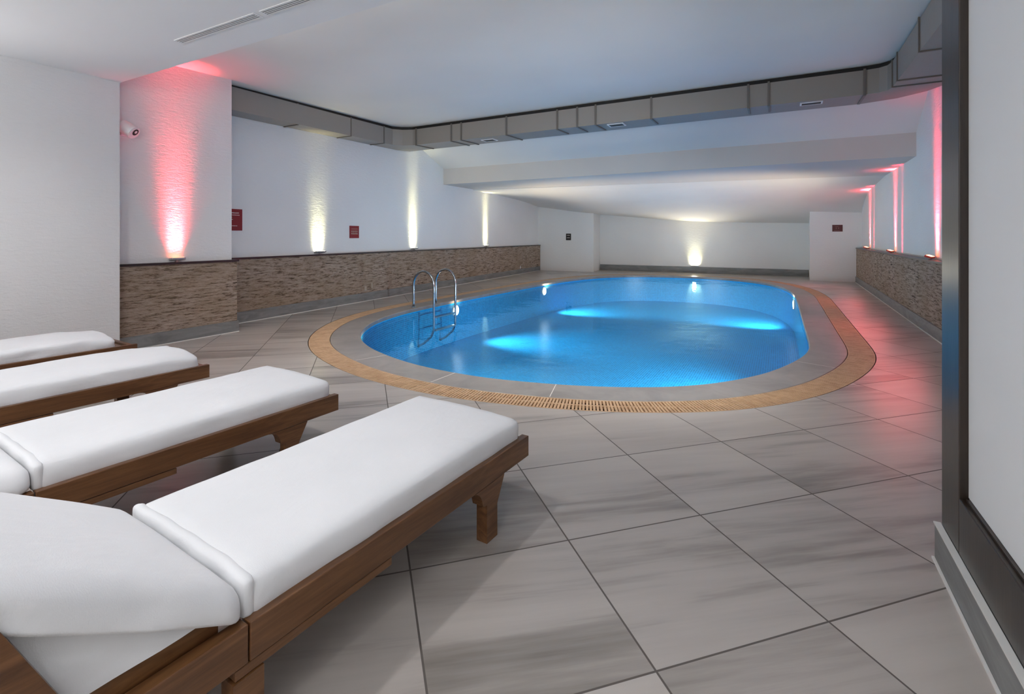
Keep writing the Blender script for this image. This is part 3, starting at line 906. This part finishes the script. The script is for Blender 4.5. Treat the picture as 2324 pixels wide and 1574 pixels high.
def make_lounger(label, back=BACK):
    t = empty('sun_lounger')
    tag(t, label, 'sun lounger', 'sun loungers in a row on the left')
    # side rails
    for s in (1, -1):
        xo, xi = s * W, s * (W - .036)
        for y0, y1 in ((HY_ + .002, FY), (BY, HY_ - .002)):
            bm = bmesh.new(); add_box(bm, min(xo, xi), y0, RB, max(xo, xi), y1, RT, .003)
            finish('side_rail', bm, 'wood', t)
        bm = bmesh.new(); add_box(bm, min(xo - s * .004, xi), HY_ - .03, .199, max(xo - s * .004, xi), .16, RB - .003, .002)
        finish('apron', bm, 'wood', t)
    for y in (FY - .037, BY + .001):
        bm = bmesh.new(); add_box(bm, -W + .037, y, RB + .005, W - .037, y + .036, RT - .012, .003)
        finish('end_rail', bm, 'wood', t)
    bm = bmesh.new()
    for k in range(11):
        y = HY_ + .05 + k * .108
        add_box(bm, -W + .037, y, RT - .04, W - .037, y + .07, RT - .018)
    for k in range(5):
        y = BY + .06 + k * .12
        add_box(bm, -W + .075, y, RT - .045, W - .075, y + .07, RT - .027)
    finish('slat_base', bm, 'wood', t)
    # legs with flared heads
    def leg(s, yc, flare):
        bm = bmesh.new()
        xo = s * (W - .001); th = -s * .05
        if flare:
            out = [(yc - .036, 0), (yc + .036, 0), (yc + .036, .128), (yc + .044, .143), (yc + .088, RB - .001), (yc - .125, RB - .001)]
            for k in range(1, 8):
                a = k / 8 * math.pi / 2
                out.append((yc - .125 + .06 * math.sin(a) ** 1.0, RB - .001 - .066 * (1 - math.cos(a))))
            out += [(yc - .062, .158), (yc - .05, .152), (yc - .036, .151)]
        else:
            out = [(yc - .036, 0), (yc + .036, 0), (yc + .036, .197), (yc - .036, .197)]
        add_prism(bm, [(xo, y, z) for y, z in out], (th, 0, 0))
        finish('leg', bm, 'wood', t)
    for s in (1, -1):
        leg(s, FY - .285, True); leg(s, HY_ + .0, False); leg(s, BY + .12, False)
    # inner backrest board on each side and the prop
    for s in (1, -1):
        xo, xi = s * (W - .045), s * (W - .075)
        bm = bmesh.new(); add_box(bm, min(xo, xi), BY + .05, RB + .02, max(xo, xi), HY_ - .045, .372 if back > .2 else RT - .004, .003)
        finish('backrest_board', bm, 'wood', t)
        if back < .2: continue
        bm = bmesh.new()
        add_prism(bm, [(s * (W + .001), HY_ - .290, RT + .001), (s * (W + .001), HY_ - .430, .625), (s * (W + .001), HY_ - .52, .625), (s * (W + .001), HY_ - .385, RT + .001)], (-s * .03, 0, 0))
        finish('backrest_prop', bm, 'wood', t)
    bm = mattress_bm(1, 0, FY - .028)
    mat = finish('mattress', bm, 'fabric', t, True)
    # hem of the cover folded over at the hinge
    bm = bmesh.new()
    gridbox(bm, -W + .0225, W - .0225, HY_ - .001, HY_ + .034, RT - .006, RT + .0842, .018, (28, 10, 9),
            lambda p: Vector((p.x, p.y + .006 * noise.noise(Vector((p.x * 8, 0, 4))), p.z + .0105 * (1 - (p.x / W) ** 2) + .003 * noise.noise(Vector((p.x * 11, p.y * 20, 6))))))
    finish('cover_hem', bm, 'fabric', mat, True)
    # raised backrest cushion
    mt = Matrix.Translation((0, HY_ - .014, RT + .001))
    bm = bmesh.new()
    def fb(p):
        side = min(1, max(0, (abs(p.x) - (W - .11)) / .10))
        k = p.z / .086
        p.z += noise.noise(Vector((p.x * 4, p.y * 4, 21))) * .007 * k + .007 * (1 - (p.x / W) ** 2) * k
        # soft roll and folds of the loose cover along the sides
        f = noise.noise(Vector((p.y * 5 + p.z * 8, p.z * 16, 2 + (p.x > 0)))) * .011 + noise.noise(Vector((p.y * 13, p.z * 22, 7))) * .004
        p.x += (1 if p.x > 0 else -1) * side * (f + .010 * (1 - k))
        p.z += side * (1 - k) * (.010 * math.sin(p.y * 8 + .6) - .004)
        p.z += max(-p.y, 0) * math.tan(back)
        return p
    gridbox(bm, -W + .016, W - .013, -.60, 0.011, 0, .084, .040, (30, 36, 9), fb, mt)
    finish('backrest_cushion', bm, 'fabric', t, True)
    # loose cover hanging below the raised cushion
    for s in ((1, -1) if back > .2 else ()):
        bm = bmesh.new()
        x = s * (W - .032)
        cols = []
        for k in range(17):
            yy = HY_ - .05 - k * .039
            ztop = RT + .012 + (HY_ - yy) * math.tan(BACK)
            row = []
            for m in range(7):
                z = RT + .040 + (max(ztop, RT + .055) - RT - .040) * m / 6
                row.append((x + s * (.006 * noise.noise(Vector((yy * 8, z * 14, 1))) - .004), yy, z))
            cols.append(row)
        va = [[bm.verts.new(p) for p in row] for row in cols]
        vb = [[bm.verts.new((p[0] - s * .006, p[1], p[2])) for p in row] for row in cols]
        for i in range(16):
            for m in range(6):
                bm.faces.new((va[i][m], va[i + 1][m], va[i + 1][m + 1], va[i][m + 1]))
                bm.faces.new((vb[i][m], vb[i][m + 1], vb[i + 1][m + 1], vb[i + 1][m]))
        finish('hanging_cover', bm, 'fabric', t, True)
    return t

def copy_tree(o, parent=None):
    c = o.copy(); C.objects.link(c)
    if parent: c.parent = parent
    for ch in list(o.children): copy_tree(ch, c)
    return c

def place(o, corner, rz=-3.9):
    a = R(rz)
    cx = W * math.cos(a) - FY * math.sin(a); cy = W * math.sin(a) + FY * math.cos(a)
    o.location = (corner[0] - cx, corner[1] - cy, 0); o.rotation_euler = (0, 0, a)

lo = make_lounger('wooden sun lounger with white cover, nearest the camera and fully in front')
place(lo, (-.98, 1.97))
spec = [((-2.18, 1.98), 'wooden sun lounger with white cover, second from the camera', None),
        ((-3.475, 2.015), 'wooden sun lounger with white cover, third from the camera, sagging corner', (5, .8, FY - .05)),
        ((-4.67, 2.12), 'wooden sun lounger with white cover, farthest, beside the plain left wall', (8, 1.0, FY - .13))]
for corner, lab, mv in spec:
    if 'second' in lab: c = make_lounger(lab, 0.0)
    else: c = copy_tree(lo)
    c['label'] = lab
    place(c, corner)
    if mv:
        for ch in c.children:
            if ch.name.startswith('mattress'):
                me = bpy.data.meshes.new('mattress'); b_ = mattress_bm(*mv)
                bmesh.ops.recalc_face_normals(b_, faces=b_.faces[:]); b_.to_mesh(me); b_.free()
                for p in me.polygons: p.use_smooth = True
                me.materials.append(M['fabric']); ch.data = me

# ------------------------------------------------------------------ lights
RED = (1, .035, .065)
HALL_FILL = 12; SOFFIT_FILL = 145
def column(p, out, e, col, w, d, spread, lean=.03, gap=0, lift=.055):
    o = Vector(out).normalized()
    ob = light('uplight_lamp', 'AREA', Vector(p) + Vector((0, 0, lift)) - o * gap, e, col, direction=Vector((0, 0, 1)) - o * lean, shape='RECTANGLE', size=w, size_y=d, spread=R(spread))
    z = -(Vector((0, 0, 1)) - o * lean).normalized()
    y = (o - z * o.dot(z)).normalized(); x = y.cross(z)
    ob.rotation_euler = Matrix(((x.x, y.x, z.x), (x.y, y.y, z.y), (x.z, y.z, z.z))).to_euler()
    return ob
WARM = (1, .93, .50)
column(UP[1], (1, 0, 0), 6, RED, .16, .06, 26, .05)
column(UP[1], (1, 0, 0), 3.0, RED, .14, .06, 64, .04)
column(UP[1], (1, 0, 0), .35, (1, .55, .40), .12, .05, 26, .06)
column(UP[1], (1, 0, 0), .22, (1, .72, .50), .17, .06, 40, .12)
column(UP[2], nl, .40, WARM, .17, .06, 110, .10)
column(UP[2], nl, .8, WARM, .20, .06, 56, .08)
column(UP[2], nl, 1.1, WARM, .24, .06, 30, .07)
column(UP[3], nl, 1.3, WARM, .28, .06, 42, .05)
column(UP[3], nl, 1.9, WARM, .24, .06, 17, .02)
column(UP[4], nl, 1.2, WARM, .30, .06, 42, .05)
column(UP[4], nl, 1.9, WARM, .26, .06, 17, .02)
column(UP[5], (0, -1, 0), 1.0, WARM, .30, .06, 100, .10)
column(UP[5], (0, -1, 0), 2.2, WARM, .36, .06, 50, .06)
for k in (6, 7, 8):
    column(UP[k], (-1, 0, 0), 9, RED, .20, .05, 18, .02, .042)
    column(UP[k], (-1, 0, 0), 1.6, RED, .12, .05, 44, .05, .035)
    column(UP[k], (-1, 0, 0), .35, (1, .6, .35), .10, .05, 22, .06, .042)
    # red spill from the fixture over the floor beside the pool
    light('uplight_spill', 'SPOT', Vector(UP[k]) + Vector((-.28, 0, .05)), 40, (1, .13, .13), direction=(-1, -.35, -.42), spot_size=R(155), spot_blend=1, shadow_soft_size=.34)
def ceiling_wash(p, out, e, col, lean, spread):
    o = Vector(out).normalized()
    light('uplight_wash', 'SPOT', Vector(p) + o * .10 + Vector((0, 0, .07)), e, col, direction=Vector((0, 0, 1)) + o * lean, spot_size=R(spread), spot_blend=1, shadow_soft_size=.06)
ceiling_wash(UP[4], nl, 60, (1, .94, .76), .9, 120)
ceiling_wash(UP[2], nl, 26, (1, .90, .70), .8, 120)
ceiling_wash(UP[3], nl, 30, (1, .96, .72), .5, 110)
ceiling_wash(UP[5], (0, -1, 0), 120, (1, .93, .80), .9, 130)
ceiling_wash(UP[6], (-1, 0, 0), 14, (1, .35, .35), .8, 120)
ceiling_wash(UP[8], (-1, 0, 0), 14, (1, .30, .35), .3, 110)
for k in (6, 7):
    column(Vector(UP[k]) + Vector((0, -.62, -.03)), (-1, 0, 0), 1.2, RED, .10, .04, 14, .02, .045)

# added fill strips, unseen behind the lowered ceiling edge, brightening the pool hall
for x in (-4.2, -2.5, -.8):
    t = empty('ceiling_fill', (x, 2.545, 2.87)); tag(t, 'added unseen fill strip on the far face of the lowered ceiling', 'ceiling light', 'added fill strips above the pool')
    bm = bmesh.new(); add_box(bm, -.75, 0, -.06, .75, .03, .06, .005); finish('housing', bm, 'white_metal', t)
    bm = bmesh.new(); add_box(bm, -.72, .0305, -.045, .72, .033, .045); finish('diffuser', bm, 'lens_down', t)
    light('ceiling_fill_lamp', 'AREA', (x, 2.60, 2.87), HALL_FILL, (1, .88, .74), direction=(0, 1, -1.15), shape='RECTANGLE', size=1.4, size_y=.09, spread=R(95))

# added fill lamp, unseen on the end of the near right wall, aimed at the long left wall
t = empty('wall_fill', (1.0, 2.356, 1.9)); tag(t, 'added unseen fill lamp on the hidden end of the near right wall', 'wall light')
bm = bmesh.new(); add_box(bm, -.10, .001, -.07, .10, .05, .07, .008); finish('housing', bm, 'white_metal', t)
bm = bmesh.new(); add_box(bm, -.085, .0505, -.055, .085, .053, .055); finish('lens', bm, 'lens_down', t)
light('wall_fill_lamp', 'SPOT', (1.0, 2.48, 1.9), 500, (.96, .985, 1), direction=(-.76, .66, -.20), spot_size=R(84), spot_blend=1, shadow_soft_size=.12)

# recessed downlights in the lowered ceiling (all outside the frame)
def downlight(x, y, label, e):
    t = empty('downlight', (x, y, SOF))
    tag(t, label, 'ceiling light', 'downlights in the lowered ceiling')
    bm = bmesh.new(); bmesh.ops.create_cone(bm, cap_ends=True, segments=28, radius1=.075, radius2=.085, depth=.008, matrix=Matrix.Translation((0, 0, -.0045)))
    finish('trim_ring', bm, 'white_metal', t)
    bm = bmesh.new(); bmesh.ops.create_cone(bm, cap_ends=True, segments=28, radius1=.055, radius2=.055, depth=.002, matrix=Matrix.Translation((0, 0, -.0098)))
    finish('lens', bm, 'lens_down', t)
    light('downlight_lamp', 'SPOT', (x, y, SOF - .03), e, (.98, .98, 1), direction=(0, 0, -1), spot_size=R(150), spot_blend=.6, shadow_soft_size=.06)
for x, y, e in ((-1.95, 1.05, 62), (-4.3, 1.05, 62), (-1.95, -1.4, 45), (-4.3, -1.4, 45), (-.35, -.9, 45)):
    downlight(x, y, 'round downlight in the lowered ceiling', e)

# fill lamps added unseen behind the camera to brighten the lowered ceiling
for x, y, sx in ((-5.948, -.3, 1), (-5.948, -2.6, 1), (.558, -1.0, -1), (.558, -2.9, -1)):
    t = empty('soffit_fill', (x, y, 1.95)); tag(t, 'added unseen half bowl fill lamp washing the lowered ceiling', 'wall light', 'added fill lamps behind the camera')
    bm = bmesh.new()
    ring = []
    for k in range(9):
        a = k / 8 * math.pi / 2
        ring.append([bm.verts.new((sx * (.001 + (.02 + .09 * math.sin(a)) * math.sin(b / 12 * math.pi)), -(.02 + .13 * math.sin(a)) * math.cos(b / 12 * math.pi), -.09 * math.cos(a))) for b in range(13)])
    for r0, r1 in zip(ring, ring[1:]):
        for b in range(12): bm.faces.new((r0[b], r0[b + 1], r1[b + 1], r1[b]))
    bm.faces.new(ring[0])
    finish('bowl', bm, 'white_metal', t, True)
    light('soffit_fill_lamp', 'SPOT', (x + sx * .07, y, 1.97), SOFFIT_FILL, (.97, .98, 1), direction=(sx * .45, 0, 1), spot_size=R(165), spot_blend=.5, shadow_soft_size=.06)

w = bpy.data.worlds.new('World'); bpy.context.scene.world = w; w.use_nodes = True
bg = w.node_tree.nodes['Background']; bg.inputs[0].default_value = (.97, .975, 1, 1); bg.inputs[1].default_value = 1.4

# ------------------------------------------------------------------ camera
cd = bpy.data.cameras.new('camera'); cam = bpy.data.objects.new('camera', cd); C.objects.link(cam)
cam.location = (0, 0, 1.2); cam.rotation_euler = (R(90), 0, R(28.4))
cd.sensor_fit = 'HORIZONTAL'; cd.sensor_width = 36; cd.lens = 1120 / 2324 * 36
cd.shift_x = 0; cd.shift_y = -(787 - 537) / 2324
cd.clip_start = .01
sc = bpy.context.scene; sc.camera = cam
sc.view_settings.view_transform = 'Standard'; sc.view_settings.look = 'None'
sc.view_settings.gamma = 1; sc.view_settings.use_curve_mapping = False
sc.view_settings.exposure = 0.0
try:
    sc.cycles.use_denoising = True
    sc.cycles.max_bounces = 8; sc.cycles.diffuse_bounces = 5; sc.cycles.glossy_bounces = 3
    sc.cycles.use_adaptive_sampling = True; sc.cycles.adaptive_threshold = .02
    sc.cycles.transparent_max_bounces = 8
    sc.cycles.sample_clamp_indirect = 6
    sc.cycles.caustics_reflective = False; sc.cycles.caustics_refractive = False
except Exception: pass
